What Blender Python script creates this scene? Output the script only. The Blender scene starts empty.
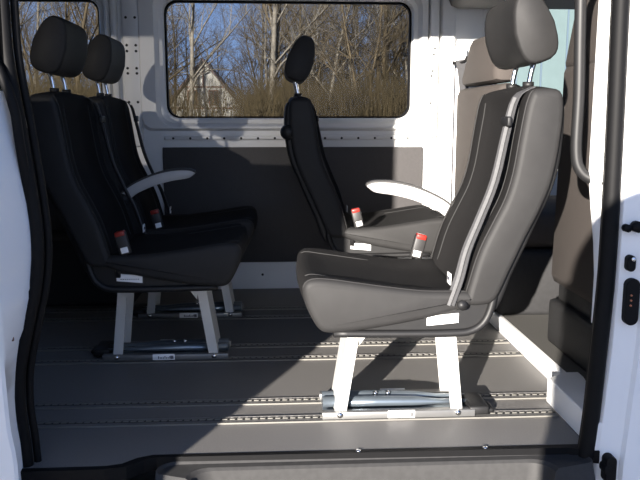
import bpy, bmesh, math, random
from mathutils import Vector, Matrix
random.seed(7)
S = bpy.context.scene
C = S.collection
PI = math.pi

# ------------------------------------------------------------------ materials
def nt(m):
    m.use_nodes = True
    t = m.node_tree; t.nodes.clear()
    return t, t.nodes, t.links

def mat(name, col, rough=.5, metal=0., noise=0., nscale=40., bump=0., bscale=200., spec=.5, col2=None, sheen=0.):
    m = bpy.data.materials.new(name)
    t, n, l = nt(m)
    o = n.new('ShaderNodeOutputMaterial'); b = n.new('ShaderNodeBsdfPrincipled')
    l.new(b.outputs[0], o.inputs[0])
    b.inputs['Roughness'].default_value = rough
    b.inputs['Metallic'].default_value = metal
    b.inputs['Specular IOR Level'].default_value = spec
    if sheen:
        b.inputs['Sheen Weight'].default_value = sheen
    b.inputs['Base Color'].default_value = (*col, 1)
    if noise or bump:
        tc = n.new('ShaderNodeTexCoord')
    if noise:
        tx = n.new('ShaderNodeTexNoise'); tx.inputs['Scale'].default_value = nscale
        tx.inputs['Detail'].default_value = 4
        l.new(tc.outputs['Object'], tx.inputs['Vector'])
        r = n.new('ShaderNodeValToRGB')
        c2 = col2 or tuple(c * (1 - noise) for c in col)
        r.color_ramp.elements[0].color = (*c2, 1); r.color_ramp.elements[1].color = (*col, 1)
        r.color_ramp.elements[0].position = .35; r.color_ramp.elements[1].position = .65
        l.new(tx.outputs['Fac'], r.inputs[0]); l.new(r.outputs[0], b.inputs['Base Color'])
    if bump:
        tb = n.new('ShaderNodeTexNoise'); tb.inputs['Scale'].default_value = bscale
        l.new(tc.outputs['Object'], tb.inputs['Vector'])
        bp = n.new('ShaderNodeBump'); bp.inputs['Strength'].default_value = bump
        bp.inputs['Distance'].default_value = .004
        l.new(tb.outputs['Fac'], bp.inputs['Height']); l.new(bp.outputs[0], b.inputs['Normal'])
    return m

def glass(name, tint, refl=.05):
    m = bpy.data.materials.new(name)
    t, n, l = nt(m)
    o = n.new('ShaderNodeOutputMaterial')
    tr = n.new('ShaderNodeBsdfTransparent'); tr.inputs[0].default_value = (*tint, 1)
    gl = n.new('ShaderNodeBsdfGlossy'); gl.inputs['Roughness'].default_value = .0
    gl.inputs[0].default_value = (.9, .95, 1, 1)
    mx = n.new('ShaderNodeMixShader'); lw = n.new('ShaderNodeFresnel'); lw.inputs[0].default_value = 1.12
    l.new(lw.outputs[0], mx.inputs[0]); l.new(tr.outputs[0], mx.inputs[1]); l.new(gl.outputs[0], mx.inputs[2])
    l.new(mx.outputs[0], o.inputs[0])
    return m

M = {}
M['white'] = mat('white_paint', (.80, .80, .79), .35, noise=.04, nscale=6)
M['white_out'] = mat('white_body_paint', (.82, .83, .84), .22)
M['panel'] = mat('grey_panel_board', (.050, .047, .047), .62, noise=.10, nscale=90)
M['floor'] = mat('speckled_floor_vinyl', (.180, .174, .168), .55, noise=.45, nscale=420, bump=.15, bscale=500)
M['leather'] = mat('black_leatherette', (.0225, .022, .022), .6, spec=.22, bump=.12, bscale=700, noise=.10, nscale=30)
M['fabric'] = mat('black_seat_fabric', (.0115, .011, .0112), .9, bump=.3, bscale=900, spec=.15, noise=.2, nscale=300)
M['plastic'] = mat('black_plastic', (.012, .012, .0125), .5, spec=.35, noise=.1, nscale=60)
M['rubber'] = mat('black_rubber', (.005, .005, .0055), .6, spec=.15, noise=.1, nscale=60)
M['alu'] = mat('aluminium', (.20, .20, .197), .42, metal=.6, noise=.06, nscale=25)
M['legs'] = mat('silver_painted_steel', (.62, .62, .60), .42, metal=.25, noise=.05, nscale=20)
M['bar'] = mat('blue_grey_steel', (.20, .24, .28), .32, metal=.7, noise=.1, nscale=25)
M['chrome'] = mat('chrome', (.86, .86, .86), .12, metal=1., noise=.02, nscale=15)
M['dark'] = mat('dark_slot', (.018, .018, .018), .7, noise=.1, nscale=60)
M['rail'] = mat('rail_channel_metal', (.17, .165, .16), .5, metal=.3, noise=.15, nscale=40)
M['railhi'] = mat('bare_rail_lip', (.19, .183, .165), .5, metal=.3, noise=.08, nscale=50)
M['belt'] = mat('grey_belt_webbing', (.055, .055, .058), .75, bump=.3, bscale=900, noise=.2, nscale=200)
M['beltlite'] = mat('pale_belt_webbing', (.11, .11, .112), .7, bump=.3, bscale=900, noise=.15, nscale=200)
M['red'] = mat('red_button', (.26, .018, .012), .4, noise=.05, nscale=60)
M['buckle'] = mat('grey_buckle_plastic', (.024, .023, .023), .5, noise=.08, nscale=60)
M['sticker'] = mat('white_sticker', (.85, .85, .84), .5, noise=.02, nscale=60)
M['ink'] = mat('grey_print', (.10, .10, .12), .6, noise=.05, nscale=60)
M['armside'] = mat('pale_armrest_shell', (.46, .45, .44), .4, noise=.04, nscale=40)
M['armtop'] = mat('dark_armrest_pad', (.045, .044, .043), .6, noise=.1, nscale=80)
M['cabfab'] = mat('brown_grey_cab_fabric', (.068, .059, .054), .9, noise=.22, nscale=350, bump=.2, bscale=700, spec=.2)
M['headliner'] = mat('grey_headliner', (.15, .148, .145), .85, noise=.1, nscale=120)
M['cabplastic'] = mat('dark_grey_cab_plastic', (.026, .026, .027), .6, spec=.2, noise=.15, nscale=60)
M['carpet'] = mat('grey_cab_carpet', (.085, .082, .075), .95, noise=.35, nscale=300)
M['stitch'] = mat('grey_stitching', (.022, .022, .022), .85, noise=.1, nscale=200)
M['glass'] = glass('tinted_side_glass', (.68, .69, .70))
M['clear'] = glass('clear_cab_glass', (.90, .95, .95))
M['darkglass'] = glass('dark_door_glass', (.20, .20, .20))
M['bark'] = mat('brown_winter_bark', (.092, .068, .034), .9, noise=.55, nscale=3)  # plain brown bark tone, varied by noise
M['birch'] = mat('pale_birch_bark', (.19, .17, .135), .9, noise=.45, nscale=4)
M['twig'] = mat('olive_brown_twigs', (.064, .046, .017), .9, noise=.5, nscale=1.2)
M['ground'] = mat('gravel_yard', (.16, .15, .14), .95, noise=.4, nscale=3)
M['hill'] = mat('brown_hillside', (.06, .045, .022), 1., noise=.5, nscale=.25)
M['render'] = mat('white_house_plaster', (.40, .39, .35), .9, noise=.12, nscale=1.2)
M['tiles'] = mat('dark_roof_tiles', (.12, .085, .075), .85, noise=.3, nscale=4)
M['timber'] = mat('brown_house_timber', (.16, .08, .05), .8, noise=.2, nscale=4)
M['facade'] = mat('pale_blue_grey_cladding', (.085, .112, .115), .7, noise=.08, nscale=2)
M['stone'] = mat('grey_shade_post_stone', (.35, .33, .31), .9, noise=.3, nscale=8)  # surface of the unseen posts added as shade casters
M['orange'] = mat('copper_contacts', (.45, .16, .08), .4, metal=.3, noise=.05, nscale=60)

# ------------------------------------------------------------------ mesh kit
class MB:
    def __init__(s): s.v = []; s.f = []; s.m = []; s.sm = []
    def add(s, vs, fs, mi=0, smooth=False):
        o = len(s.v); s.v += [tuple(v) for v in vs]
        for f in fs: s.f.append(tuple(i + o for i in f)); s.m.append(mi); s.sm.append(smooth)
    def bm(s, b, mi=0, smooth=False):
        b.verts.index_update()
        s.add([v.co.copy() for v in b.verts], [[v.index for v in f.verts] for f in b.faces], mi, smooth); b.free()
    def box(s, a, b, bev=0., mi=0, xf=None, seg=2):
        x = bmesh.new(); bmesh.ops.create_cube(x, size=1)
        for v in x.verts:
            v.co = Vector([(a[i] + b[i]) / 2 + v.co[i] * (b[i] - a[i]) for i in range(3)])
        if bev: bmesh.ops.bevel(x, geom=x.edges[:], offset=bev, segments=seg, affect='EDGES', profile=.5)
        if xf: bmesh.ops.transform(x, matrix=xf, verts=x.verts)
        s.bm(x, mi, bool(bev) and seg > 1)
    def hexa(s, p, mi=0, bev=0.):
        x = bmesh.new(); vs = [x.verts.new(q) for q in p]
        for f in ((0, 3, 2, 1), (4, 5, 6, 7), (0, 1, 5, 4), (1, 2, 6, 5), (2, 3, 7, 6), (3, 0, 4, 7)):
            x.faces.new([vs[i] for i in f])
        bmesh.ops.recalc_face_normals(x, faces=x.faces)
        if bev: bmesh.ops.bevel(x, geom=x.edges[:], offset=bev, segments=2, affect='EDGES', profile=.5)
        s.bm(x, mi, False)
    def loft(s, rings, mi=0, smooth=True, closed=True, caps=True):
        n = len(rings[0]); vs = [p for r in rings for p in r]; fs = []
        for k in range(len(rings) - 1):
            for i in range(n if closed else n - 1):
                j = (i + 1) % n
                fs.append((k * n + i, k * n + j, (k + 1) * n + j, (k + 1) * n + i))
        if caps:
            fs.append(tuple(range(n - 1, -1, -1))); b = (len(rings) - 1) * n; fs.append(tuple(range(b, b + n)))
        s.add(vs, fs, mi, smooth)
    def tube(s, pts, r, n=8, mi=0, caps=True, flat=1.):
        pts = [Vector(p) for p in pts]; rs = r if isinstance(r, (list, tuple)) else [r] * len(pts)
        rings = []; up = Vector((0, 0, 1)); u = None
        for i, p in enumerate(pts):
            d = (pts[min(i + 1, len(pts) - 1)] - pts[max(i - 1, 0)]).normalized()
            if u is None:
                u = d.orthogonal().normalized() if abs(d.z) > .9 else d.cross(up).normalized()
            u = (u - d * u.dot(d)).normalized(); w = d.cross(u)
            rings.append([p + u * rs[i] * math.cos(2 * PI * k / n) + w * rs[i] * flat * math.sin(2 * PI * k / n) for k in range(n)])
        s.loft(rings, mi, True, True, caps)
    def strap(s, pts, w, t, wdir, mi=0):
        """flat ribbon: width along wdir(list or one vector)"""
        pts = [Vector(p) for p in pts]; rings = []
        for i, p in enumerate(pts):
            d = (pts[min(i + 1, len(pts) - 1)] - pts[max(i - 1, 0)]).normalized()
            a = Vector(wdir[i] if isinstance(wdir, list) else wdir); a = (a - d * a.dot(d)).normalized()
            b = d.cross(a); ww = w[i] if isinstance(w, list) else w
            rings.append([p + a * ww / 2 + b * t / 2, p - a * ww / 2 + b * t / 2, p - a * ww / 2 - b * t / 2, p + a * ww / 2 - b * t / 2])
        s.loft(rings, mi, False)
    def prism(s, poly, y0, y1, axis='y', mi=0, bev=0., smooth=False):
        x = bmesh.new()
        mk = {'y': lambda a, b, c: (a, c, b), 'x': lambda a, b, c: (c, a, b), 'z': lambda a, b, c: (a, b, c)}[axis]
        A = [x.verts.new(mk(p[0], p[1], y0)) for p in poly]; B = [x.verts.new(mk(p[0], p[1], y1)) for p in poly]
        n = len(poly)
        fa = x.faces.new(A); fb = x.faces.new(B[::-1])
        for i in range(n): x.faces.new((A[i], B[i], B[(i + 1) % n], A[(i + 1) % n]))
        bmesh.ops.recalc_face_normals(x, faces=x.faces)
        if bev:
            es = [e for e in x.edges if (fa in e.link_faces or fb in e.link_faces)]
            bmesh.ops.bevel(x, geom=es, offset=bev, segments=2, affect='EDGES', profile=.5)
        s.bm(x, mi, smooth)
    def disc(s, c, r, d, h, n=12, mi=0):
        c = Vector(c); d = Vector(d).normalized(); s.tube([c, c + d * h], r, n, mi)
    def build(s, name, mats, parent=None, label=None, smooth_angle=None):
        me = bpy.data.meshes.new(name); me.from_pydata(s.v, [], s.f)
        for m in (mats if isinstance(mats, (list, tuple)) else [mats]): me.materials.append(m)
        me.polygons.foreach_set('material_index', s.m); me.polygons.foreach_set('use_smooth', s.sm)
        b = bmesh.new(); b.from_mesh(me); bmesh.ops.recalc_face_normals(b, faces=b.faces); b.to_mesh(me); b.free()
        if smooth_angle and hasattr(me, 'set_sharp_from_angle'):
            me.set_sharp_from_angle(angle=math.radians(smooth_angle))
        me.update()
        o = bpy.data.objects.new(name, me); C.objects.link(o)
        if parent: o.parent = parent
        if label: o['label'] = label
        return o

def tag(o, label, cat, group=None, kind=None):
    o['label'] = label; o['category'] = cat
    if group: o['group'] = group
    if kind: o['kind'] = kind
    return o
def thing(name, label, cat, loc=(0, 0, 0), rz=0, group=None):
    o = bpy.data.objects.new(name, None); C.objects.link(o); o.empty_display_size = .1
    o.location = loc; o.rotation_euler = (0, 0, rz)
    return tag(o, label, cat, group)
def struct(o, label, cat):
    return tag(o, label, cat, None, 'structure')
def local(pts, o):      # world points expressed below an unrotated parent
    return [Vector(p) - o.location for p in pts]

def crom(pts, n, closed=False):
    """Catmull-Rom resample"""
    P = [Vector(p) for p in pts]; L = len(P); out = []
    segs = L if closed else L - 1
    for i in range(segs):
        p1, p2 = P[i], P[(i + 1) % L]
        p0 = P[i - 1] if (closed or i > 0) else p1 * 2 - p2
        p3 = P[(i + 2) % L] if (closed or i + 2 < L) else p2 * 2 - p1
        for k in range(n):
            t = k / n
            out.append(.5 * ((2 * p1) + (p2 - p0) * t + (2 * p0 - 5 * p1 + 4 * p2 - p3) * t * t + (3 * p1 - p0 - 3 * p2 + p3) * t ** 3))
    if not closed: out.append(P[-1])
    return out

def slab(mb, loopfn, half, mi=0, cap_r=.018, nm=9, mi_center=None, cen=.145):
    """loft a closed side profile across the width; loopfn(s) gives the loop for s in -1..1 (x,z)."""
    ys = []
    for a in (0, 22.5, 45, 67.5, 90):
        ys.append((-half + cap_r * (1 - math.sin(math.radians(a))), cap_r * (1 - math.cos(math.radians(a)))))
    ys = [(-half, cap_r)] + [(-half + cap_r * (1 - math.cos(math.radians(a))), cap_r * (1 - math.sin(math.radians(a)))) for a in (30, 60, 90)]
    inner = [(-half + cap_r + (2 * half - 2 * cap_r) * k / (nm + 1), 0.) for k in range(1, nm + 1)]
    full = ys + inner + [(-y, i) for y, i in reversed(ys)]
    rings = []
    for y, ins in full:
        L = loopfn(y / half)
        n = len(L); ring = []
        for i, p in enumerate(L):
            a, b = L[i - 1], L[(i + 1) % n]
            tx, tz = b[0] - a[0], b[1] - a[1]; ll = math.hypot(tx, tz) or 1
            ring.append((p[0] + ins * (-tz / ll) * loopfn.sgn, y, p[1] + ins * (tx / ll) * loopfn.sgn))
        rings.append(ring)
    o = len(mb.f)
    mb.loft(rings, mi, True, True, True)
    return rings

# ------------------------------------------------------------------ passenger seat
K = .97
def P(x, z): return (x * K, .024 + z * K)

def area_sign(L):
    a = sum(L[i][0] * L[(i + 1) % len(L)][1] - L[(i + 1) % len(L)][0] * L[i][1] for i in range(len(L)))
    return 1 if a > 0 else -1

def make_seat(armrest):
    r = thing('passenger_seat', 'x', 'seat', (0, 0, 0), 0, 'black passenger seats on rail feet')
    HW = .22
    # cushion
    base = [P(*p) for p in ((.262, .345), (.266, .385), (.245, .403), (.20, .402), (.14, .393), (.06, .381), (-.03, .370), (-.10, .368),
                            (-.15, .365), (-.165, .345), (-.14, .325), (-.06, .302), (.03, .284), (.12, .270), (.195, .264), (.225, .272), (.247, .305))]
    def cush(s):
        L = []
        c = max(0., 1 - (abs(s) / .80) ** 4)
        for i, (x, z) in enumerate(base):
            if 1 <= i <= 9: z = z - .016 * c * (1 if i > 2 else .2)
            if i in (0, 1, 2): x = x + .010 * (1 - s * s)
            L.append((x, z))
        return [(p.x, p.y) for p in crom([(a, b) for a, b in L], 3, True)]
    cush.sgn = area_sign(cush(0))
    mb = MB(); slab(mb, cush, HW, 0, .016, 13)
    # fabric centre on the top of the cushion
    for k, f in enumerate(mb.f):
        c = sum((Vector(mb.v[i]) for i in f), Vector()) / len(f)
        if abs(c.y) < .196 and c.z > .350 and len(f) == 4: mb.m[k] = 1
    for y in (-.155, .155):
        pts = [(x, y, z + .0005) for x, z in cush(y / HW) if z > .372 * K + .024 and -.10 < x < .255]
        mb.tube(pts, .0018, 5, 2)
    mb.tube([(x, sg * (HW - .012), z - .001) for sg in (1,) for x, z in cush(1) if z > .362 * K + .024], .0022, 5, 0)
    mb.build('seat_cushion', [M['leather'], M['fabric'], M['stitch']], r)
    # base pan, black plastic with curved tube edge
    mb = MB()
    pan = [P(*p) for p in ((.19, .255), (.20, .272), (.10, .285), (0, .30), (-.08, .325), (-.13, .345), (-.19, .345), (-.225, .335), (-.215, .30), (-.18, .268), (-.15, .255))]
    mb.prism(pan, -.195, .195, 'y', 0, .006)
    for s in (-1, 1):
        t = crom([(p[0], s * .200, p[1]) for p in (P(.19, .260), P(.05, .257), P(-.10, .256), P(-.16, .262), P(-.195, .29), P(-.212, .345), P(-.205, .37))], 4)
        mb.tube(t, .010, 8, 0)
    mb.build('seat_pan', [M['plastic']], r)
    for s in (-1, 1):
        mb = MB()
        a, b = P(-.045, .277), P(-.125, .284)
        mb.hexa([(a[0], s * .196, a[1]), (a[0] , s * .196, a[1] + .023), (b[0] , s * .196, b[1] + .023), (b[0], s * .196, b[1]),
                 (a[0], s * .2015, a[1]), (a[0], s * .2015, a[1] + .023), (b[0], s * .2015, b[1] + .023), (b[0], s * .2015, b[1])])
        for q in range(9):
            u = b[0] + .012 + q * .0065
            mb.box((u, min(s * .2014, s * .2021), a[1] + .011), (u + .0035, max(s * .2014, s * .2021), a[1] + .0135), 0, 1)
        mb.build('sticker', [M['sticker'], M['beltlite']], r, 'white sticker on black seat pan')
    # backrest
    fr = [P(*p) for p in ((-.139, .338), (-.150, .40), (-.172, .473), (-.203, .54), (-.23, .598), (-.247, .66), (-.258, .734), (-.268, .80), (-.277, .840), (-.292, .860))]
    rr = [P(*p) for p in ((-.345, .860), (-.362, .835), (-.361, .76), (-.346, .651), (-.318, .57), (-.284, .499), (-.245, .41), (-.215, .345), (-.18, .330))]
    def back(s):
        c = max(0., 1 - (abs(s) / .72) ** 4)
        top = .012 * max(0., 1 - s * s)
        L = [(x - (.022 * c if 0 < i < 8 else .008 * c), z + (top if i > 7 else 0)) for i, (x, z) in enumerate(fr)]
        L += [(x, z + (top if i < 2 else 0)) for i, (x, z) in enumerate(rr)]
        return [(p.x, p.y) for p in crom(L, 3, True)]
    back.sgn = area_sign(back(0))
    mb = MB(); slab(mb, back, HW, 0, .016, 15)
    for k, f in enumerate(mb.f):
        c = sum((Vector(mb.v[i]) for i in f), Vector()) / len(f)
        if abs(c.y) < .200 and len(f) == 4:
            n = (Vector(mb.v[f[1]]) - Vector(mb.v[f[0]])).cross(Vector(mb.v[f[2]]) - Vector(mb.v[f[0]]))
            z = c.z; xf_ = -.139 - (z - .36) * .30
            # front half of the slab
            lo, hi = None, None
            if c.x > -.20 - max(0, (z - .36)) * .26 and z < .90 and c.x > -.318: mb.m[k] = 1
    for y in (-.150, .150):
        pts = [(x + .0008, y, z) for x, z in back(y / HW)[2:24]]
        mb.tube(pts, .0018, 5, 2)
    for s in (-1, 1):
        pts = [(x + .001, s * (HW - .010), z) for x, z in back(1)[1:28]]
        mb.tube(pts, .0025, 5, 0)
    mb.build('backrest', [M['leather'], M['fabric'], M['stitch']], r)
    # rear shell
    mb = MB()
    sh = [P(*p) for p in ((-.340, .848), (-.368, .846), (-.378, .80), (-.374, .70), (-.358, .62), (-.325, .545), (-.298, .48), (-.262, .40), (-.240, .335), (-.215, .30), (-.185, .305), (-.21, .37), (-.25, .45), (-.30, .56), (-.335, .66), (-.345, .76))]
    lp = [(p.x, p.y) for p in crom(sh, 2, True)]
    def shell(s): return lp
    shell.sgn = area_sign(lp)
    slab(mb, shell, .190, 0, .012, 3)
    mb.build('back_shell', M['plastic'], r)
    mb = MB(); c = P(-.365, .735)
    mb.tube([(c[0], -.11, c[1]), (c[0], -.17, c[1]), (c[0] + .002, -.215, c[1])], [.026, .030, .024], 14)
    mb.build('recliner_knob', M['plastic'], r)
    # headrest
    mb = MB(); rings = []
    tilt = math.radians(18)
    N = 24
    for k, y in enumerate([-.135, -.130, -.115, -.09, -.045, 0, .045, .09, .115, .130, .135]):
        q = abs(y) / .135
        a = .088 * (1 - .04 * q ** 4) * (.92 if q > .99 else .98 if q > .95 else 1)
        b = .052 * (.86 if q > .99 else .96 if q > .95 else 1)
        ring = []
        for i in range(N):
            t = 2 * PI * i / N; ct, st = math.cos(t), math.sin(t)
            u = b * (abs(ct) ** .62) * (1 if ct >= 0 else -1); v = a * (abs(st) ** .62) * (1 if st >= 0 else -1)
            u *= (1 - .32 * max(0, v / a)); u -= .012 * (1 - q * q) * (ct > 0)
            X = u * math.cos(tilt) + v * math.sin(tilt); Z = -u * math.sin(tilt) + v * math.cos(tilt)
            ring.append((-.302 + X, y, 1.008 + Z))
        rings.append(ring)
    mb.loft(rings)
    hr = mb.build('headrest', [M['leather']], r)
    for s in (-1, 1):
        mb = MB()
        mb.tube(crom([(-.312, s * .068, .845), (-.318, s * .068, .90), (-.330, s * .068, .945)], 4), .0065, 10)
        mb.tube([(-.313, s * .068, .868), (-.313, s * .068, .882)], .014, 12, 1)
        mb.build('headrest_post', [M['chrome'], M['plastic']], hr, 'chrome headrest post')
    # legs
    for xb, xt in ((.156, .118), (-.157, -.130)):
        d = 1 if xb > 0 else -1; w = .0155
        mb = MB()
        for y0, y1 in ((-.068, -.063), (.063, .068)):
            mb.hexa([(xb - w, y0, .018), (xb + w, y0, .018), (xt + w, y0, .262), (xt - w, y0, .262),
                     (xb - w, y1, .018), (xb + w, y1, .018), (xt + w, y1, .262), (xt - w, y1, .262)])
            xi = xt - d * w
            g = [(xi + d * .008, .262), (xi - d * .060, .262), (xi - d * .055, .252), (xi - d * .022, .240), (xi - d * .004 + d * .008, .205)]
            if d < 0: g = g[::-1]
            mb.prism(g, y0, y1, 'y', 0)
        xo, xo2 = xb + d * w, xt + d * w
        mb.hexa([(xo - d * .005, -.066, .018), (xo, -.066, .018), (xo2, -.066, .262), (xo2 - d * .005, -.066, .262),
                 (xo - d * .005, .066, .018), (xo, .066, .018), (xo2, .066, .262), (xo2 - d * .005, .066, .262)])
        mb.build('leg', M['legs'], r)
    for s in (-1, 1):
        mb = MB()
        a, b = sorted((s * .056, s * .080))
        mb.box((-.205, a, .004), (.205, b, .024), .002)
        fb = mb.build('foot_bar', M['alu'], r)
        for x in (-.158, .158):
            m2 = MB(); m2.disc((x, s * .078, .017), .0075, (0, s, 0), .006, 10); m2.build('bolt', M['chrome'], fb)
        m2 = MB()
        a, b = sorted((s * .079, s * .0825))
        m2.box((-.042, a, .006), (.030, b, .027), .0015, 0)
        a, b = sorted((s * .0822, s * .0832))
        fl = -s
        m2.box((.030 - .014, a, .010), (.030 - .004, b, .021), 0, 1) if s < 0 else m2.box((-.04 + .002, a, .010), (-.04 + .010, b, .021), 0, 2)
        for q in range(9):
            u = -.024 + q * .0052
            m2.box((u, a, .011), (u + .003, b, .0165 + (.003 if q in (0, 4, 7) else 0)), 0, 1)
        m2.build('nameplate', [M['sticker'], M['ink'], M['beltlite']], fb, 'small white nameplate')
    mb = MB()
    mb.tube([(-.20, 0.02, .026), (-.12, .02, .026), (-.05, .02, .029), (.05, .02, .031), (.20, .02, .031)], [.006, .009, .017, .019, .019], 10, 0, True, .75)
    mb.tube([(-.20, -.02, .026), (-.12, -.02, .026), (-.05, -.02, .029), (.05, -.02, .031), (.20, -.02, .031)], [.006, .009, .017, .019, .019], 10, 0, True, .75)
    mb.box((-.20, -.05, .004), (.20, .05, .012), .002, 0)
    lb = mb.build('locking_bar', M['bar'], r)
    for x in (.02, .055):
        mb = MB(); mb.tube([(x, .0, .04), (x, .0, .050)], .006, 10)
        mb.build('locking_pin', M['chrome'], lb)
    mb = MB(); mb.box((-.245, -.035, .005), (-.19, .075, .030), .006)
    mb.box((-.262, .0, .004), (-.235, .06, .018), .005)
    mb.build('release_lever', M['plastic'], r)
    # belt along the left front edge
    mb = MB()
    path = [P(*p) for p in ((-.300, .868), (-.268, .842), (-.250, .760), (-.226, .640), (-.194, .545), (-.166, .470), (-.142, .400), (-.128, .335))]
    ys = [.168, .172, .176, .182, .188, .198, .208, .218]
    xs = [.0, .010, .014, .016, .020, .024, .020, .030]
    pts = crom([(p[0] + dx, y, p[1]) for p, y, dx in zip(path, ys, xs)], 4)
    mb.strap(pts, .030, .0022, [(-.3 - .5 * (i / len(pts)), 1, .1) for i in range(len(pts))])
    pts2 = [(q.x + .004, q.y + .008, q.z) for q in pts[4:]]
    mb.strap(pts2, .009, .0022, [(-.8, .8, .1)] * len(pts2), 1)
    sb = mb.build('seat_belt', [M['belt'], M['beltlite']], r, 'grey belt webbing')
    mb = MB(); q = pts[7]
    mb.box((q.x, q.y - .026, q.z - .012), (q.x + .012, q.y + .030, q.z + .012), .004)
    mb.build('belt_guide', M['plastic'], sb)
    mb = MB(); q = pts[-5]
    mb.box((q.x + .016, q.y - .045, q.z - .02), (q.x + .019, q.y - .012, q.z + .008), .001)
    mb.box((q.x + .0188, q.y - .04, q.z - .010), (q.x + .0196, q.y - .018, q.z - .002), 0, 1)
    mb.build('belt_tag', [M['sticker'], M['ink']], sb, 'white tag sewn on belt')
    mb = MB(); a = P(-.127, .345)
    mb.tube([(a[0], .200, a[1] - .01), (a[0], .231, a[1] - .01)], .012, 12)
    mb.build('belt_anchor_bolt', M['plastic'], sb)
    # buckle on the right
    mb = MB(); a = P(-.098, .400); y = -.205 + .0
    R = Matrix.Translation((a[0], y, a[1])) @ Matrix.Rotation(math.radians(-14), 4, 'Y')
    mb.box((-.018, -.011, -.03), (.018, .011, .040), .005, 0, R)
    mb.tube([R @ Vector((0, 0, -.03)), (a[0] - .02, y, a[1] - .06), (a[0] - .02, y, a[1] - .10)], .008, 8, 1)
    bk = mb.build('buckle', [M['buckle'], M['plastic']], r, 'grey seat belt buckle')
    mb = MB(); mb.box((-.015, -.0125, .028), (.015, .0125, .0435), .003, 0, R)
    mb.build('release_button', M['red'], bk, 'red buckle button')
    for ya, yb in ((-.0122, -.0105), (.0105, .0122)):
        mb = MB(); mb.box((-.010, ya, -.024), (.012, yb, -.006), .0005, 0, R)
        mb.build('buckle_tag', M['sticker'], bk, 'white buckle tag')
    if armrest:
        y0 = -.252
        top = crom([(-.215, 0, .515), (-.175, 0, .550), (-.10, 0, .585), (-.03, 0, .602), (.03, 0, .604), (.055, 0, .596)], 4)
        bot = crom([(-.20, 0, .480), (-.165, 0, .515), (-.095, 0, .548), (-.03, 0, .566), (.03, 0, .576), (.052, 0, .590)], 4)
        mb = MB(); rings = []
        n = len(top)
        for i in range(n):
            a, b = top[i], bot[i]; h = .024
            rings.append([(a.x, y0 - h * .8, a.z), (a.x, y0 + h * .8, a.z), (a.x * .8 + b.x * .2, y0 + h, a.z * .8 + b.z * .2), (b.x * .8 + a.x * .2, y0 + h, b.z * .8 + a.z * .2),
                          (b.x, y0 + h * .8, b.z), (b.x, y0 - h * .8, b.z), (b.x * .8 + a.x * .2, y0 - h, b.z * .8 + a.z * .2), (a.x * .8 + b.x * .2, y0 - h, a.z * .8 + b.z * .2)])
        mb.loft(rings, 0, True)
        ar = mb.build('armrest', M['armside'], r, 'pale grey folding armrest', 40)
        mb = MB(); rings = []
        for i in range(n):
            a = top[i]
            rings.append([(a.x, y0 - .020, a.z - .002), (a.x, y0 + .020, a.z - .002), (a.x - .001, y0 + .018, a.z + .006), (a.x - .001, y0 - .018, a.z + .006)])
        mb.loft(rings, 0, True)
        mb.build('armrest_pad', M['armtop'], ar, 'dark pad on top of the armrest')
        mb = MB(); mb.tube([(-.205, -.215, .50), (-.205, -.278, .50)], .022, 16)
        mb.build('armrest_pivot', M['plastic'], ar)
    return r

def copy_tree(o, parent=None, skip=()):
    c = o.copy(); C.objects.link(c)
    if parent: c.parent = parent
    for ch in list(o.children):
        if ch.name.split('.')[0] in skip: continue
        copy_tree(ch, c, skip)
    return c

seat = make_seat(True)
def put(o, x, y, rz, label):
    o.location = (x, y, 0); o.rotation_euler = (0, 0, rz); o['label'] = label
put(seat, .319, 1.955, PI, 'black passenger seat facing rearward in full sun, nearest the door step')
s2 = copy_tree(seat, None, ('armrest',)); put(s2, -.370, 2.472, 0, 'shaded black forward-facing passenger seat, nearer of the pair in front of the rear window')
s3 = copy_tree(seat); put(s3, -.348, 2.990, 0, 'shaded black forward-facing passenger seat with armrest, farther of the rear pair, against the side wall')
s4 = copy_tree(seat, None, ('armrest',)); put(s4, .398, 2.990, 0, 'black forward-facing passenger seat in side view before the middle side window, cushion half in sun')

# ------------------------------------------------------------------ floor and rails
YN, YF = 1.700, 3.43
mb = MB()
mb.prism([(-2.4, YF), (.825, YF), (.825, 2.02), (.755, 1.98), (.755, YN), (-.30, YN), (-.335, 1.685), (-.365, 1.655), (-.40, 1.645), (-2.4, 1.645)], -.012, 0, 'z', 0)
struct(mb.build('floor', M['floor']), 'dark grey speckled vinyl floor of the van', 'floor')
rail_names = ['nearest the door step', 'second from the door step', 'third from the door step, under the shaded near seat', 'fourth from the door step', 'second from the far side wall', 'nearest the far side wall']
for i, y in enumerate((1.893, 2.022, 2.402, 2.545, 2.922, 3.060)):
    mb = MB()
    x0, x1 = -2.3, (.750 if y < 2.0 else .820)
    mb.box((x0, y - .022, .0005), (x1, y + .020, .003), 0, 0)
    mb.box((x0, y - .024, .0005), (x1, y - .0195, .0045), 0, 1)
    mb.box((x0, y + .016, .0005), (x1, y + .020, .0045), 0, 0)
    mb.box((x0, y - .004, .0028), (x1, y + .008, .0036), 0, 2)
    k = 0; x = -1.35
    while x < x1 - .012:
        mb.hexa([(x, y - .001, .003), (x + .013, y - .001, .003), (x + .017, y + .007, .003), (x + .004, y + .007, .003),
                 (x, y - .001, .0065), (x + .013, y - .001, .0055), (x + .017, y + .007, .0055), (x + .004, y + .007, .0055)], 1)
        x += .020
    tag(mb.build('floor_rail', [M['rail'], M['railhi'], M['dark']]), 'slotted aluminium floor rail ' + rail_names[i], 'rail', 'slotted seat rails in the van floor')

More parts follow.
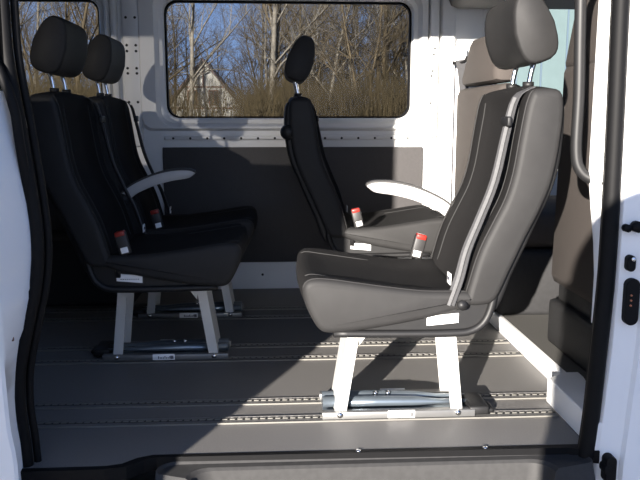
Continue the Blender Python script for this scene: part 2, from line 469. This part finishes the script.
# ------------------------------------------------------------------ door step
st = thing('door_step', 'black moulded plastic entry step below the van floor edge', 'step', (.2, 1.66, -.06))
def below(mb, o):
    mb.v = [tuple(Vector(v) - o.location) for v in mb.v]; return mb
mb = MB()
mb.prism([(-.30, 1.699), (-.335, 1.685), (-.365, 1.657), (-.40, 1.647), (-.62, 1.645), (-.62, 1.628), (-.40, 1.630), (-.352, 1.640), (-.318, 1.672), (-.29, 1.684), (.70, 1.680), (.77, 1.655), (.77, 1.699)], -.030, .0015, 'z', 0)
below(mb, st).build('edge_seal', M['rubber'], st)
mb = MB()
def rr_loop(x0, x1, y0, y1, z, r, n=5):
    out = []
    for cx, cy, a0 in ((x1 - r, y1 - r, 0), (x0 + r, y1 - r, 90), (x0 + r, y0 + r, 180), (x1 - r, y0 + r, 270)):
        for k in range(n + 1):
            a = math.radians(a0 + 90 * k / n); out.append((cx + r * math.cos(a), cy + r * math.sin(a), z))
    return out
loops = [rr_loop(-.285, .745, 1.50, 1.684, -.010, .045), rr_loop(-.280, .740, 1.505, 1.680, -.016, .045), rr_loop(-.215, .655, 1.53, 1.664, -.018, .05),
         rr_loop(-.205, .645, 1.54, 1.658, -.024, .05), rr_loop(-.200, .640, 1.545, 1.652, -.060, .05), rr_loop(-.195, .632, 1.55, 1.646, -.150, .05), rr_loop(-.188, .625, 1.556, 1.640, -.158, .05)]
loops = [[(x, y, z if y > 1.60 else min(z, -.165)) for x, y, z in q] for q in loops]
mb.loft(loops, 0, True, True, False)
n = len(loops[0]); b = len(mb.v) - n
mb.f.append(tuple(range(b, b + n))); mb.m.append(0); mb.sm.append(False)
M['stepplastic'] = mat('grey_black_step_plastic', (.036, .0355, .0355), .6, spec=.2, noise=.15, nscale=60)
below(mb, st).build('tread_well', M['stepplastic'], st, None, 25)
mb = MB()
for k in range(22):
    mb.box((-.17 + k * .034, 1.56, -.158), (-.155 + k * .034, 1.62, -.152), .002)
below(mb, st).build('tread_ribs', M['rubber'], st)
for x in (.19, .50):
    mb = MB(); mb.disc((x, 1.691, .001), .006, (0, 0, 1), .003, 10); below(mb, st).build('screw', M['chrome'], st)

# white risers at the front end of the floor
mb = MB()
mb.box((.826, 2.0, -.01), (.850, 3.42, .052), .004)
mb.prism([(.755, 1.66), (.80, 1.66), (.86, 1.98), (.86, 2.02), (.825, 2.02), (.755, 1.975)], 0, .072, 'z', 0, .004)
struct(mb.build('trim_1', M['white']), 'white painted riser closing the floor toward the cab', 'trim')

# ------------------------------------------------------------------ far wall with its windows
def rrect(x0, x1, z0, z1, r, n=6):
    out = []
    for cx, cz, a0 in ((x1 - r, z1 - r, 0), (x0 + r, z1 - r, 90), (x0 + r, z0 + r, 180), (x1 - r, z0 + r, 270)):
        for k in range(n + 1):
            a = math.radians(a0 + 90 * k / n); out.append((cx + r * math.cos(a), cz + r * math.sin(a)))
    return out
def window_wall(mb, wx0, wx1, z0, z1, X0, X1, Z0, Z1, pad=(.13, .07, .105, .10)):
    """wall field X0..X1 x Z0..Z1 with a pressed frame round a rounded opening"""
    l, rgt, bt, tp = pad
    def ring(d, y, r): return [(x, y, z) for x, z in rrect(wx0 - d, wx1 + d, z0 - d, z1 + d, r)]
    n = 7
    rings = [ring(.0, 3.505, .055), ring(.0, 3.452, .055), ring(.006, 3.440, .058), ring(.022, 3.434, .066), ring(.027, 3.424, .07), ring(.033, 3.404, .073), ring(.037, 3.398, .075)]
    L, R_, B, T = wx0 - l, wx1 + rgt, z0 - bt, z1 + tp
    rings.append([(x, 3.398, z) for x, z in rrect(L, R_, B, T, .05)])
    rings.append([(x, 3.428, z) for x, z in rrect(L - .012, R_ + .012, B - .012, T + .012, .05)])
    outer = []
    for cx, cz, a0 in ((X1, Z1, 0), (X0, Z1, 90), (X0, Z0, 180), (X1, Z0, 270)):
        for k in range(n): outer.append((cx, 3.430, cz))
    rings.append(outer)
    mb.loft(rings, 0, True, True, False)
mb = MB()
WX = (-.492, .614, .786, 1.300)
window_wall(mb, *WX, -.640, .745, -.02, 1.70, (.098, .060, .045, .06))
W2 = (-1.95, -.770, .786, 1.300)
window_wall(mb, *W2, -2.40, -.640, -.02, 1.70, (.10, .045, .045, .06))
mb.box((.745, 3.425, -.02), (.93, 3.47, 1.70), 0)
mb.box((-2.4, 3.55, -.6), (.93, 3.58, .78), 0)     # outer skin below the windows
# pressed ribs of the pillars
mb.box((-.715, 3.395, .66), (-.685, 3.44, 1.70), .012)
mb.box((-.668, 3.405, .66), (-.592, 3.44, 1.70), .012)
mb.box((.685, 3.39, .70), (.725, 3.44, 1.70), .010); mb.box((.735, 3.385, -.02), (.80, 3.44, 1.70), .014)
mb.box((-.50, 3.412, .690), (.66, 3.44, .708), .005)
def holes(pts, r=.006, y=3.40):
    for x, z in pts:
        mb.disc((x, y, z), r, (0, -1, 0), .0015, 8, 1)
holes([(-.46 + k * .0755, .697) for k in range(15)], .0055, 3.4125)
holes([(x, z) for x in (-.647, -.608) for z in (1.217, 1.10, 1.075, 1.002, .98, .856)], .006, 3.4045)
holes([(.706, 1.093), (.702, 1.067), (.699, .994), (.694, .972), (.693, .853)], .0055, 3.389)
holes([(-.07, .067)], .006, 3.4295)
wf = struct(mb.build('wall_far', [M['white'], M['dark']], None, None, 35), 'white painted van side wall with pressed window frames', 'wall')

def window(i, w, lab):
    r = thing('window_%d' % i, lab, 'window', ((w[0] + w[1]) / 2, 3.47, w[2])); r['kind'] = 'structure'
    mb = MB(); lp = rrect(w[0] - .004, w[1] + .004, w[2] - .004, w[3] + .004, .055)
    mb.prism(lp, 3.500, 3.505, 'y')
    below(mb, r).build('pane', M['glass'], r)
    mb = MB(); A = rrect(w[0] + .001, w[1] - .001, w[2] + .001, w[3] - .001, .055); B = rrect(w[0] + .008, w[1] - .008, w[2] + .008, w[3] - .008, .050)
    rings = [[(x, 3.499, z) for x, z in A], [(x, 3.470, z) for x, z in A], [(x, 3.466, z) for x, z in B], [(x, 3.499, z) for x, z in B]]
    mb.loft(rings, 0, False, True, False)
    below(mb, r).build('window_seal', M['rubber'], r)
window(1, WX, 'tinted middle side window with rounded corners and black seal')
window(2, W2, 'tinted rear side window behind the rear seats')

mb = MB(); mb.box((-.509, 3.408, .130), (.666, 3.420, .657), .003, 0)
struct(mb.build('trim_2', M['panel']), 'dark grey lining panel screwed to the wall below the middle window', 'panel')
mb = MB(); mb.box((-2.3, 3.408, .130), (-.665, 3.420, .657), .003)
struct(mb.build('trim_3', M['panel']), 'dark grey lining panel below the rear side window', 'panel')
mb = MB(); mb.prism([(-1.5, 0), (-.62, 0), (-.64, .10), (-.70, .22), (-.80, .29), (-1.4, .29)], 3.13, 3.407, 'y', 0, .02)
tag(mb.build('wheel_arch_box', M['cabplastic']), 'black wheel arch cover low on the far wall behind the rear seats', 'wheel arch')

# ------------------------------------------------------------------ roof, rear, near side
mb = MB(); mb.box((-2.4, 1.56, 1.70), (2.1, 3.60, 1.76), 0)
struct(mb.build('ceiling', M['headliner']), 'grey headliner of the van roof', 'ceiling')
mb = MB(); mb.box((-2.44, 1.58, -.62), (-2.4, 3.58, 1.76), 0)
struct(mb.build('wall_rear', M['white']), 'white rear doors of the van', 'wall')
mb = MB(); mb.box((-2.4, 1.60, 1.535), (2.0, 1.70, 1.72), .01)
struct(mb.build('trim_4', M['white_out']), 'white roof rail above the sliding door opening', 'trim')

f_, yaw_, pit_, H_ = 750., math.radians(3.3), math.radians(9.46), .80
Fv = Vector((math.sin(yaw_) * math.cos(pit_), math.cos(yaw_) * math.cos(pit_), -math.sin(pit_)))
Rv = Vector((math.cos(yaw_), -math.sin(yaw_), 0)); Uv = Rv.cross(Fv)
# rear door post: seal line and body edge measured as (x, z) in the door plane
seal_l = [(-.570, 1.55), (-.570, 1.20), (-.570, 1.02), (-.568, .92), (-.556, .82), (-.544, .72), (-.533, .61), (-.529, .52), (-.538, .43), (-.560, .34), (-.586, .23), (-.592, .14), (-.586, .06), (-.583, -.02), (-.583, -.10)]
body_l = [(-.680, .94), (-.650, .90), (-.635, .85), (-.628, .78), (-.612, .70), (-.606, .60), (-.600, .52), (-.594, .436), (-.581, .40), (-.580, .33), (-.578, .23), (-.575, .14), (-.566, .06), (-.566, -.10), (-.566, -.2)]
sl = crom([(x, 1.665, z) for x, z in seal_l], 4)
pl = thing('wall_near', 'white body side behind the sliding door opening', 'wall', (-.7, 1.62, 0)); pl['kind'] = 'structure'
mb = MB(); mb.tube(sl, .0145, 10); mb.tube([(p.x + .018, p.y + .02, p.z) for p in sl], .009, 8)
sd = below(mb, pl).build('door_seal', M['rubber'], pl, 'black rubber seal along the rear edge of the opening')
bl = crom([(x - .010, 1.585, z) for x, z in body_l], 3)
mb = MB()
rings = []
for p in bl:
    # outer skin, rolled edge, then the jamb running into the opening up to the seal
    zs = p.z
    sx = min(sl, key=lambda q: abs(q.z - zs)).x - .006
    ex = p.x * .972
    rings.append([(-2.4, 1.515, zs), (ex - .05, 1.530, zs), (ex - .006, 1.533, zs), (ex, 1.540, zs), (min(ex + .002, sx + .01), 1.55, zs), (sx, 1.665, zs), (sx + .004, 1.70, zs), (sx - .03, 1.72, zs), (-2.4, 1.72, zs)])
mb.loft(rings, 0, True, False, False)
below(mb, pl).build('body_side', M['white_out'], pl, None, 40)
mb = MB(); mb.prism([(-2.4, .85), (-.575, .85), (-.570, 1.54), (-2.4, 1.54)], 1.640, 1.646, 'y')
below(mb, pl).build('rear_quarter_glass', M['darkglass'], pl)
mb = MB(); mb.tube([(-.534, 1.668, .58), (-.542, 1.658, .66), (-.546, 1.645, .74), (-.549, 1.64, .80), (-.560, 1.64, .85), (-.578, 1.64, .895), (-.60, 1.64, .935), (-.66, 1.63, .96), (-.9, 1.62, .97), (-2.3, 1.62, .97)], .011, 8)
below(mb, pl).build('waist_seal', M['rubber'], pl)
mb = MB(); mb.box((-.576, 1.596, .318), (-.5705, 1.602, .365), .001)
below(mb, pl).build('wear_mark', M['timber'], pl)  # thin brown box standing for wear marks on the jamb
mb = MB(); mb.box((-2.4, 1.53, -.60), (-.62, 1.56, -.19), 0); mb.box((-.62, 1.46, -.60), (2.0, 1.49, -.22), .01)
below(mb, pl).build('rocker_panel', M['white_out'], pl)

# front post (B pillar)
pr = thing('wall_front_post', 'white door post with latch plates at the front of the opening', 'pillar', (.80, 1.66, 0)); pr['kind'] = 'structure'
def lx(z, top, bot): return bot + (top - bot) * (z + .03) / 1.08
mb = MB()
zs = [-.45, -.2, -.03, .1, .25, .4, .55, .7, .9, 1.05, 1.3, 1.54]
rings = []
for z in zs:
    a = .757 + .028 * min(1, max(0, (z + .1) / .42))
    rings.append([(a - .004, 1.720, z), (a, 1.668, z), (a + .006, 1.660, z), (a + .055, 1.650, z), (a + .062, 1.640, z), (a + .40, 1.60, z), (a + .40, 1.74, z), (a - .004, 1.74, z)])
mb.loft(rings, 0, True, True, True)
below(mb, pr).build('post_skin', M['white_out'], pr, None, 40)
mb = MB()
fz = [.30, .36, .42, .50, .58, .66, .8, 1.05, 1.3, 1.54]
rings = []
for z in fz:
    w = .032 if z > .65 else .004 + .028 * max(0, (z - .45) / .20) if z > .45 else .004
    a = .768
    rings.append([(a - w, 1.735, z), (a - w, 1.722, z), (a - w + .006, 1.712, z), (a + .014, 1.705, z), (a + .014, 1.735, z)])
mb.loft(rings, 0, True, True, True)
below(mb, pr).build('inner_flange', M['white'], pr, None, 40)
mb = MB()
a = crom([(x, 1.672, z) for x, z in ((.735, -.45), (.735, -.2), (.739, -.07), (.751, .08), (.758, .228), (.766, .4), (.767, .515), (.766, .65), (.764, .79), (.759, 1.05), (.757, 1.3), (.756, 1.54))], 3)
mb.tube(a, .0195, 10); mb.tube([(x - .001, y + .022, z) for x, y, z in a], .012, 8)
below(mb, pr).build('door_seal', M['rubber'], pr, 'black rubber seal along the front edge of the opening')
def pill(mb, x, z0, z1, r, y0, y1, mi=0):
    poly = [(x + r * math.cos(t), z1 + r * math.sin(t)) for t in [PI * k / 10 for k in range(11)]] + [(x + r * math.cos(t), z0 + r * math.sin(t)) for t in [PI + PI * k / 10 for k in range(11)]]
    mb.prism(poly, y0, y1, 'y', mi, .002)
mb = MB(); pill(mb, .818, .334, .412, .0165, 1.640, 1.660)
cp = below(mb, pr).build('contact_plate', M['rubber'], pr, 'black oval contact plate')
for k in range(3):
    mb = MB(); mb.disc((.813, 1.6405, .366 + k * .012), .0025, (0, -1, 0), .003, 8)
    below(mb, pr).build('contact_pin', M['orange'], cp)
mb = MB(); pill(mb, .810, .455, .473, .010, 1.640, 1.660)
g = below(mb, pr).build('locating_socket', M['rubber'], pr)
mb = MB(); mb.disc((.812, 1.642, .475), .005, (0, -1, 0), .006, 10); below(mb, pr).build('socket_pin', M['chrome'], g)
mb = MB(); mb.tube([(.795, 1.655, .546), (.795, 1.638, .546)], .009, 12); mb.tube([(.818, 1.655, .549), (.818, 1.636, .549)], .013, 12); mb.box((.795, 1.640, .541), (.818, 1.655, .553), .002)
below(mb, pr).build('door_buffer', M['rubber'], pr)
mb = MB(); pill(mb, .790, -.060, -.015, .013, 1.630, 1.66); pill(mb, .781, -.038, -.032, .009, 1.628, 1.66)
below(mb, pr).build('lower_buffer', M['rubber'], pr)

# grab handle
hd = thing('grab_handle', 'black tubular grab handle at the front door post', 'handle', (.70, 1.76, .9))
hp = crom([(.775, 1.722, .643), (.750, 1.735, .648), (.722, 1.745, .668), (.709, 1.75, .715), (.708, 1.75, .85), (.702, 1.75, 1.0), (.698, 1.75, 1.15), (.705, 1.745, 1.22), (.735, 1.735, 1.25), (.770, 1.722, 1.255)], 5)
mb = MB(); mb.tube(hp, .0135, 14)
below(mb, hd).build('grip_tube', M['plastic'], hd)
for z in (.643, 1.255):
    mb = MB(); mb.disc((.762, 1.7285, z), .019, (.8, -.45, 0), .012, 14); below(mb, hd).build('mount_flange', M['plastic'], hd)

# ------------------------------------------------------------------ cab
def cabseat(name, label, x, y0, y1, zb, zt, hy0, hy1, hz, taper=0., dx=.0, hg=.035):
    r = thing(name, label, 'seat', (x + .1, (y0 + y1) / 2, .05))
    mb = MB()
    mb.hexa([(x + dx, y0, zb), (x + dx + .14, y0, zb), (x + dx + .14, y1 + taper, zb), (x + dx, y1 + taper, zb),
             (x, y0, zt), (x + .10, y0 + .01, zt), (x + .10, y1 - .01, zt), (x, y1, zt)], 0, .035)
    mb.sm = [True] * len(mb.f)
    below(mb, r).build('backrest', M['cabfab'], r, None, 50)
    mb = MB()
    mb.hexa([(x, hy0, zt - hg), (x + .10, hy0, zt - hg), (x + .10, hy1, zt - hg), (x, hy1, zt - hg),
             (x + .030, hy0 + .05, hz), (x + .10, hy0 + .05, hz), (x + .10, hy1 - .05, hz), (x + .030, hy1 - .05, hz)], 0, .03)
    mb.sm = [True] * len(mb.f)
    below(mb, r).build('headrest', M['cabfab'], r, None, 50)
    mb = MB(); mb.box((x + .08, y0 + .02, .30), (x + .60, y1 + taper * .6, .44), .04)
    below(mb, r).build('seat_cushion', M['cabfab'], r)
    mb = MB(); mb.box((x + .03, y0 + .0, .050), (x + .52, y1 + taper * .5, .30), .02)
    mb.box((x - .0, y0 + .05, .050), (x + .06, y1 + taper * .3, .20), .015)
    below(mb, r).build('seat_box', M['cabplastic'], r)
    return r
cabseat('bench_seat', 'brown-grey cloth cab bench behind the grab handle, nearest the front door post', .90, 1.78, 2.385, .25, .965, 1.80, 2.385, 1.255, .02)
cabseat('driver_seat', 'brown-grey cloth driver seat beside the far wall', .800, 2.70, 3.37, .33, .915, 2.78, 3.31, 1.12, .0, 0, -.006)
mb = MB(); mb.box((.852, 1.74, -.02), (2.0, 3.45, .050), 0)
struct(mb.build('floor_cab', M['carpet']), 'grey carpeted floor of the cab', 'floor')
bt = thing('shoulder_belt', 'grey driver belt hanging from a white guide on the far wall', 'seat belt', (.80, 3.38, 1.03))
mb = MB(); mb.strap(crom([(.815, 3.36, 1.040), (.825, 3.35, .98), (.832, 3.34, .90), (.838, 3.34, .80), (.84, 3.345, .45)], 3), .045, .003, (1, .2, 0))
below(mb, bt).build('webbing', M['belt'], bt)
mb = MB(); mb.box((.785, 3.375, 1.028), (.850, 3.43, 1.10), .012)
below(mb, bt).build('belt_guide', M['white'], bt, 'white belt guide')
mb = MB(); mb.tube(crom([(.782, 3.366, 1.030), (.805, 3.362, 1.026), (.835, 3.362, 1.034), (.848, 3.366, 1.055)], 4), .007, 8)
below(mb, bt).build('guide_slot', M['rubber'], bt)
mb = MB(); mb.box((.76, 1.72, 1.262), (1.75, 3.42, 1.42), .04)
struct(mb.build('ceiling_shelf', M['headliner']), 'dark grey overhead shelf above the cab', 'shelf')
mb = MB()
mb.box((.93, 3.42, -.3), (2.0, 3.50, .78), 0); mb.box((.93, 3.42, .78), (1.0, 3.50, 1.70), 0); mb.box((1.0, 3.42, 1.40), (2.0, 3.50, 1.70), 0)
struct(mb.build('door_1', M['white']), 'white driver door on the far side', 'door')
mb = MB(); mb.box((1.0, 3.45, .78), (2.0, 3.456, 1.40), 0)
struct(mb.build('window_3', M['clear']), 'driver door window', 'window')
mb = MB()
mb.hexa([(2.05, 1.74, .72), (2.06, 1.74, .72), (2.06, 3.42, .72), (2.05, 3.42, .72), (1.62, 1.80, 1.62), (1.63, 1.80, 1.62), (1.63, 3.38, 1.62), (1.62, 3.38, 1.62)])
struct(mb.build('window_4', M['clear']), 'windscreen seen between the cab seats', 'window')
mb = MB(); mb.prism([(1.55, .30), (1.62, .66), (1.75, .72), (2.06, .74), (2.06, .05), (1.75, .05)], 1.74, 3.42, 'y', 0, .02)
tag(mb.build('dashboard', M['cabplastic']), 'dark dashboard under the windscreen', 'dashboard')
mb = MB(); mb.box((1.05, 1.62, -.4), (2.0, 1.70, .75), 0); mb.box((1.17, 1.62, .75), (1.20, 1.70, 1.54), 0)
struct(mb.build('door_2', M['white_out']), 'white front passenger door', 'door')
mb = MB(); mb.tube([(2.03, 1.76, .72), (1.60, 1.82, 1.62)], .045, 8); mb.tube([(2.03, 3.42, .72), (1.60, 3.40, 1.62)], .045, 8)
struct(mb.build('trim_5', M['cabplastic']), 'dark windscreen posts', 'trim')

# ------------------------------------------------------------------ outside
mb = MB(); mb.box((-160, -60, -.70), (160, 160, -.62), 0)
struct(mb.build('ground', M['ground']), 'gravel ground around the van', 'ground')
mb = MB()
rings = []
for k in range(41):
    x = -140 + k * 7; h = 4.5 + 1.6 * math.sin(k * 1.3) + 1.2 * math.sin(k * .57 + 1)
    rings.append([(x, 118, -.65), (x, 122, h * .6), (x, 132, h), (x, 150, h), (x, 155, -.65)])
mb.loft(rings, 0, True, True, True)
struct(mb.build('hillside', M['hill']), 'brown wooded rise behind the trees', 'hill')

# half hidden white house
hx, hy, ZG = -7.9, 84., -.75
hs = thing('house', 'white gabled house with steep dark roof among bare trees', 'house', (hx, hy, ZG))
mb = MB(); mb.prism([(-3.9, 0), (3.9, 0), (3.9, 2.6), (0, 7.3), (-3.9, 2.6)], -0., 9., 'y')
mb.build('walls', M['render'], hs)
mb = MB()
for s in (-1, 1):
    mb.hexa([(s * 4.4, -.5, 1.95), (s * 4.4, 9.5, 1.95), (0, 9.5, 7.32), (0, -.5, 7.32), (s * 4.4, -.5, 2.25), (s * 4.4, 9.5, 2.25), (0, 9.5, 7.66), (0, -.5, 7.66)])
mb.build('roof', M['tiles'], hs)
for x in (-1.75, .55):
    mb = MB(); mb.box((x, -.08, 2.55), (x + 1.05, .1, 4.25), 0); w = mb.build('window_frame', M['timber'], hs)
    mb = MB(); mb.box((x + .12, -.10, 2.67), (x + .47, -.05, 4.13), 0); mb.box((x + .58, -.10, 2.67), (x + .93, -.05, 4.13), 0); mb.build('pane', M['dark'], w)
mb = MB(); mb.box((-3.9, -.05, 2.2), (3.9, .02, 2.38), 0); mb.box((-2.3, -.05, 4.5), (2.3, .02, 4.64), 0); mb.box((-.08, -.05, 4.6), (.08, .02, 7.0), 0)
mb.build('timber_beam', M['timber'], hs)

# bare trees
def make_tree_mesh(seed, h, bark, pale=False):
    rnd = random.Random(seed); mb = MB()
    def branch(p, d, L, r, lv):
        nseg = 4 if lv == 0 else 3
        pts = [p]; rs = [r]; q = p.copy(); dd = d.copy()
        for k in range(nseg):
            dd = (dd + Vector((rnd.uniform(-1, 1), rnd.uniform(-1, 1), rnd.uniform(-.3, .6))) * (.10 if lv == 0 else .24)).normalized()
            q = q + dd * L / nseg; pts.append(q.copy()); rs.append(r * (1 - .72 * (k + 1) / nseg))
        mb.tube(pts, rs, 5 if lv == 0 else 3, 0, False)
        if lv >= 4: return
        cnt = (11, 6, 5, 4)[lv]
        for c in range(cnt):
            t = (.22 if lv == 0 else .15) + (.78 if lv == 0 else .85) * (c + rnd.random() * .8) / cnt
            t = min(t, .99); i = min(int(t * nseg), nseg - 1); u = t * nseg - i
            pp = pts[i].lerp(pts[i + 1], u); rr_ = rs[i] * (1 - u) + rs[i + 1] * u
            ax = (pts[i + 1] - pts[i]).normalized()
            s = ax.orthogonal().normalized(); s.rotate(Matrix.Rotation(rnd.uniform(0, 2 * PI), 3, ax))
            ang = rnd.uniform(.45, 1.05)
            nd = (ax * math.cos(ang) + s * math.sin(ang) + Vector((0, 0, .15))).normalized()
            ll = L * rnd.uniform(.36, .60) * (1 - .35 * t if lv == 0 else 1)
            branch(pp, nd, ll, max(rr_ * rnd.uniform(.45, .7), .006), lv + 1)
    branch(Vector((0, 0, 0)), Vector((0, 0, 1)), h, h * .0145, 0)
    return mb
protos = []
for i in range(6):
    pale = i in (4, 5)
    mb = make_tree_mesh(20 + i, (11, 13, 9, 12, 13, 11)[i], None)
    protos.append((mb, pale))
tcount = 0
spots = []
rt = random.Random(3)
for k in range(120):
    y = 40 + 70 * (k / 120) ** .9 + rt.uniform(-2, 2)
    px = rt.uniform(-30, 440)
    if 150 < px < 252 and y < 84 and rt.random() < .78: px = rt.uniform(255, 430)
    spots.append(((px - 276) / 750 * y, y))
made = {}
for k, (x, y) in enumerate(spots):
    i = rt.choice((0, 1, 2, 3, 0, 1, 2, 3, 4, 5))
    if i in made:
        o = made[i].copy(); C.objects.link(o)
    else:
        mb, pale = protos[i]
        o = mb.build('birch_tree' if pale else 'bare_tree', M['birch'] if pale else M['bark']); made[i] = o
    o.location = (x, y, -.65); o.rotation_euler = (0, 0, rt.uniform(0, 6.28)); s = rt.uniform(.8, 1.2); o.scale = (s, s, s)
    pale = i in (4, 5)
    tag(o, 'pale-barked bare tree in the wood outside the side windows' if pale else 'brown bare winter tree in the wood outside the side windows', 'tree', 'pale bare trees outside' if pale else 'brown bare trees outside')
# undergrowth
mb = MB(); ru = random.Random(5)
for k in range(24000):
    y = ru.uniform(26, 72); px = ru.uniform(-60, 460); x = (px - 276) / 750 * y
    if 165 < px < 242 and ru.random() < .76: continue
    h = ru.uniform(1.2, 2.6) + (y - 20) * .055 * ru.random() ** 1.5; r = ru.uniform(.005, .012)
    lx_, ly_ = ru.uniform(-.6, .6) * h, ru.uniform(-.5, .5) * h
    p0 = (x, y, -.65); p1 = (x + lx_ * .35, y + ly_ * .4, h * .6); p2 = (x + lx_, y + ly_, h)
    vs = []
    for (a, b_, c), rad in ((p0, r), (p1, r * .8), (p2, r * .25)):
        for q in range(3): vs.append((a + rad * math.cos(q * 2.094), b_ + rad * math.sin(q * 2.094), c))
    mb.add(vs, [(0, 1, 4, 3), (1, 2, 5, 4), (2, 0, 3, 5), (3, 4, 7, 6), (4, 5, 8, 7), (5, 3, 6, 8)], 0, False)
tag(mb.build('undergrowth', M['twig']), 'dense olive-brown undergrowth of bare twigs below the trees', 'undergrowth', None, 'stuff')
# pale hall in front of the van
hl = thing('hall', 'pale blue-grey clad hall beyond the windscreen', 'building', (7, 30, -.62))
mb = MB(); mb.box((0, 0, 0), (22, 9, 7), 0); mb.build('walls', M['facade'], hl)
mb = MB()
for k in range(22): mb.box((.5 + k, -.05, 0), (.56 + k, .01, 6.9), 0)
mb.build('cladding_joints', M['bar'], hl)
mb = MB(); mb.box((-.3, -.3, 7), (22.3, 9.3, 7.3), 0); mb.build('roof', M['tiles'], hl)

# two unseen posts added to cast shade; the short one stands for the photographer
def post(name, x0, x1, y0, y1, h, label):
    r = thing(name, label, 'gate post', ((x0 + x1) / 2, (y0 + y1) / 2, -.62)); r['kind'] = 'structure'
    w, d = (x1 - x0) / 2, (y1 - y0) / 2
    mb = MB(); mb.box((-w, -d, 0), (w, d, h), .01); mb.build('shaft', M['stone'], r)
    mb = MB(); n = 10
    rings = []
    for k in range(n):
        a = PI / 2 * k / n; c = math.cos(a)
        rings.append([(w * c * cx, d * c * cy, h + .25 * math.sin(a)) for cx, cy in [(math.copysign(abs(math.cos(t)) ** .5, math.cos(t)), math.copysign(abs(math.sin(t)) ** .5, math.sin(t))) for t in [2 * PI * q / 16 for q in range(16)]]])
    mb.loft(rings); mb.build('cap', M['stone'], r)
SD = Vector((.452, 1, 0))
def shade_x(y): return -.222 - .452 * (1.712 - y)
post('shade_post_tall', shade_x(.5) - .312, shade_x(.36), .36, .50, 4.2, 'unseen tall square post added to shade the left of the van floor')
xc = .905 - .452 * (1.66 + .5)
post('shade_post_short', xc - .245, xc + .25, -.62, -.42, 1.50, 'unseen short round-topped post added to cast the shadow of the photographer')

# ------------------------------------------------------------------ light
EL = math.radians(11.5)
d = Vector((.452, 1, 0)).normalized() * math.cos(EL) + Vector((0, 0, -math.sin(EL)))
L = bpy.data.lights.new('sun', 'SUN'); L.energy = 21.0; L.angle = math.radians(.53); L.color = (1, .925, .84)
so = bpy.data.objects.new('sun', L); C.objects.link(so); so.rotation_euler = d.to_track_quat('-Z', 'Y').to_euler(); so.location = (-5, -8, 6)
w = bpy.data.worlds.new('world'); S.world = w; w.use_nodes = True
t = w.node_tree; t.nodes.clear()
o = t.nodes.new('ShaderNodeOutputWorld'); b = t.nodes.new('ShaderNodeBackground')
tc = t.nodes.new('ShaderNodeTexCoord'); sep = t.nodes.new('ShaderNodeSeparateXYZ')
t.links.new(tc.outputs['Generated'], sep.inputs[0])
cr = t.nodes.new('ShaderNodeValToRGB'); e = cr.color_ramp.elements
e[0].position = 0; e[0].color = (.68, 1.08, 1.9, 1); e[1].position = .8; e[1].color = (.10, .24, .62, 1)
q = e.new(.22); q.color = (.42, .70, 1.35, 1)
t.links.new(sep.outputs[2], cr.inputs[0])
# brighter, whiter sky round the sun
dp = t.nodes.new('ShaderNodeVectorMath'); dp.operation = 'DOT_PRODUCT'; dp.inputs[1].default_value = (-d.x, -d.y, -d.z)
t.links.new(tc.outputs['Generated'], dp.inputs[0])
g = t.nodes.new('ShaderNodeValToRGB'); e = g.color_ramp.elements
e[0].position = .25; e[0].color = (0, 0, 0, 1); e[1].position = 1; e[1].color = (1.0, .92, .80, 1)
q = e.new(.75); q.color = (.22, .22, .22, 1)
t.links.new(dp.outputs['Value'], g.inputs[0])
ad = t.nodes.new('ShaderNodeMix'); ad.data_type = 'RGBA'; ad.blend_type = 'ADD'; ad.inputs[0].default_value = 1
t.links.new(cr.outputs[0], ad.inputs[6]); t.links.new(g.outputs[0], ad.inputs[7]); t.links.new(ad.outputs[2], b.inputs[0])
b.inputs[1].default_value = .80
t.links.new(b.outputs[0], o.inputs[0])

# ------------------------------------------------------------------ camera
cd = bpy.data.cameras.new('camera'); cd.sensor_width = 36; cd.sensor_fit = 'HORIZONTAL'; cd.lens = 36 * f_ / 640; cd.clip_start = .05; cd.clip_end = 500
cam = bpy.data.objects.new('camera', cd); C.objects.link(cam); cam.location = (0, 0, H_)
cam.rotation_euler = Fv.to_track_quat('-Z', 'Y').to_euler()
S.camera = cam
S.view_settings.view_transform = 'Standard'; S.view_settings.look = 'None'
S.view_settings.exposure = 0; S.view_settings.gamma = 1; S.view_settings.use_curve_mapping = False
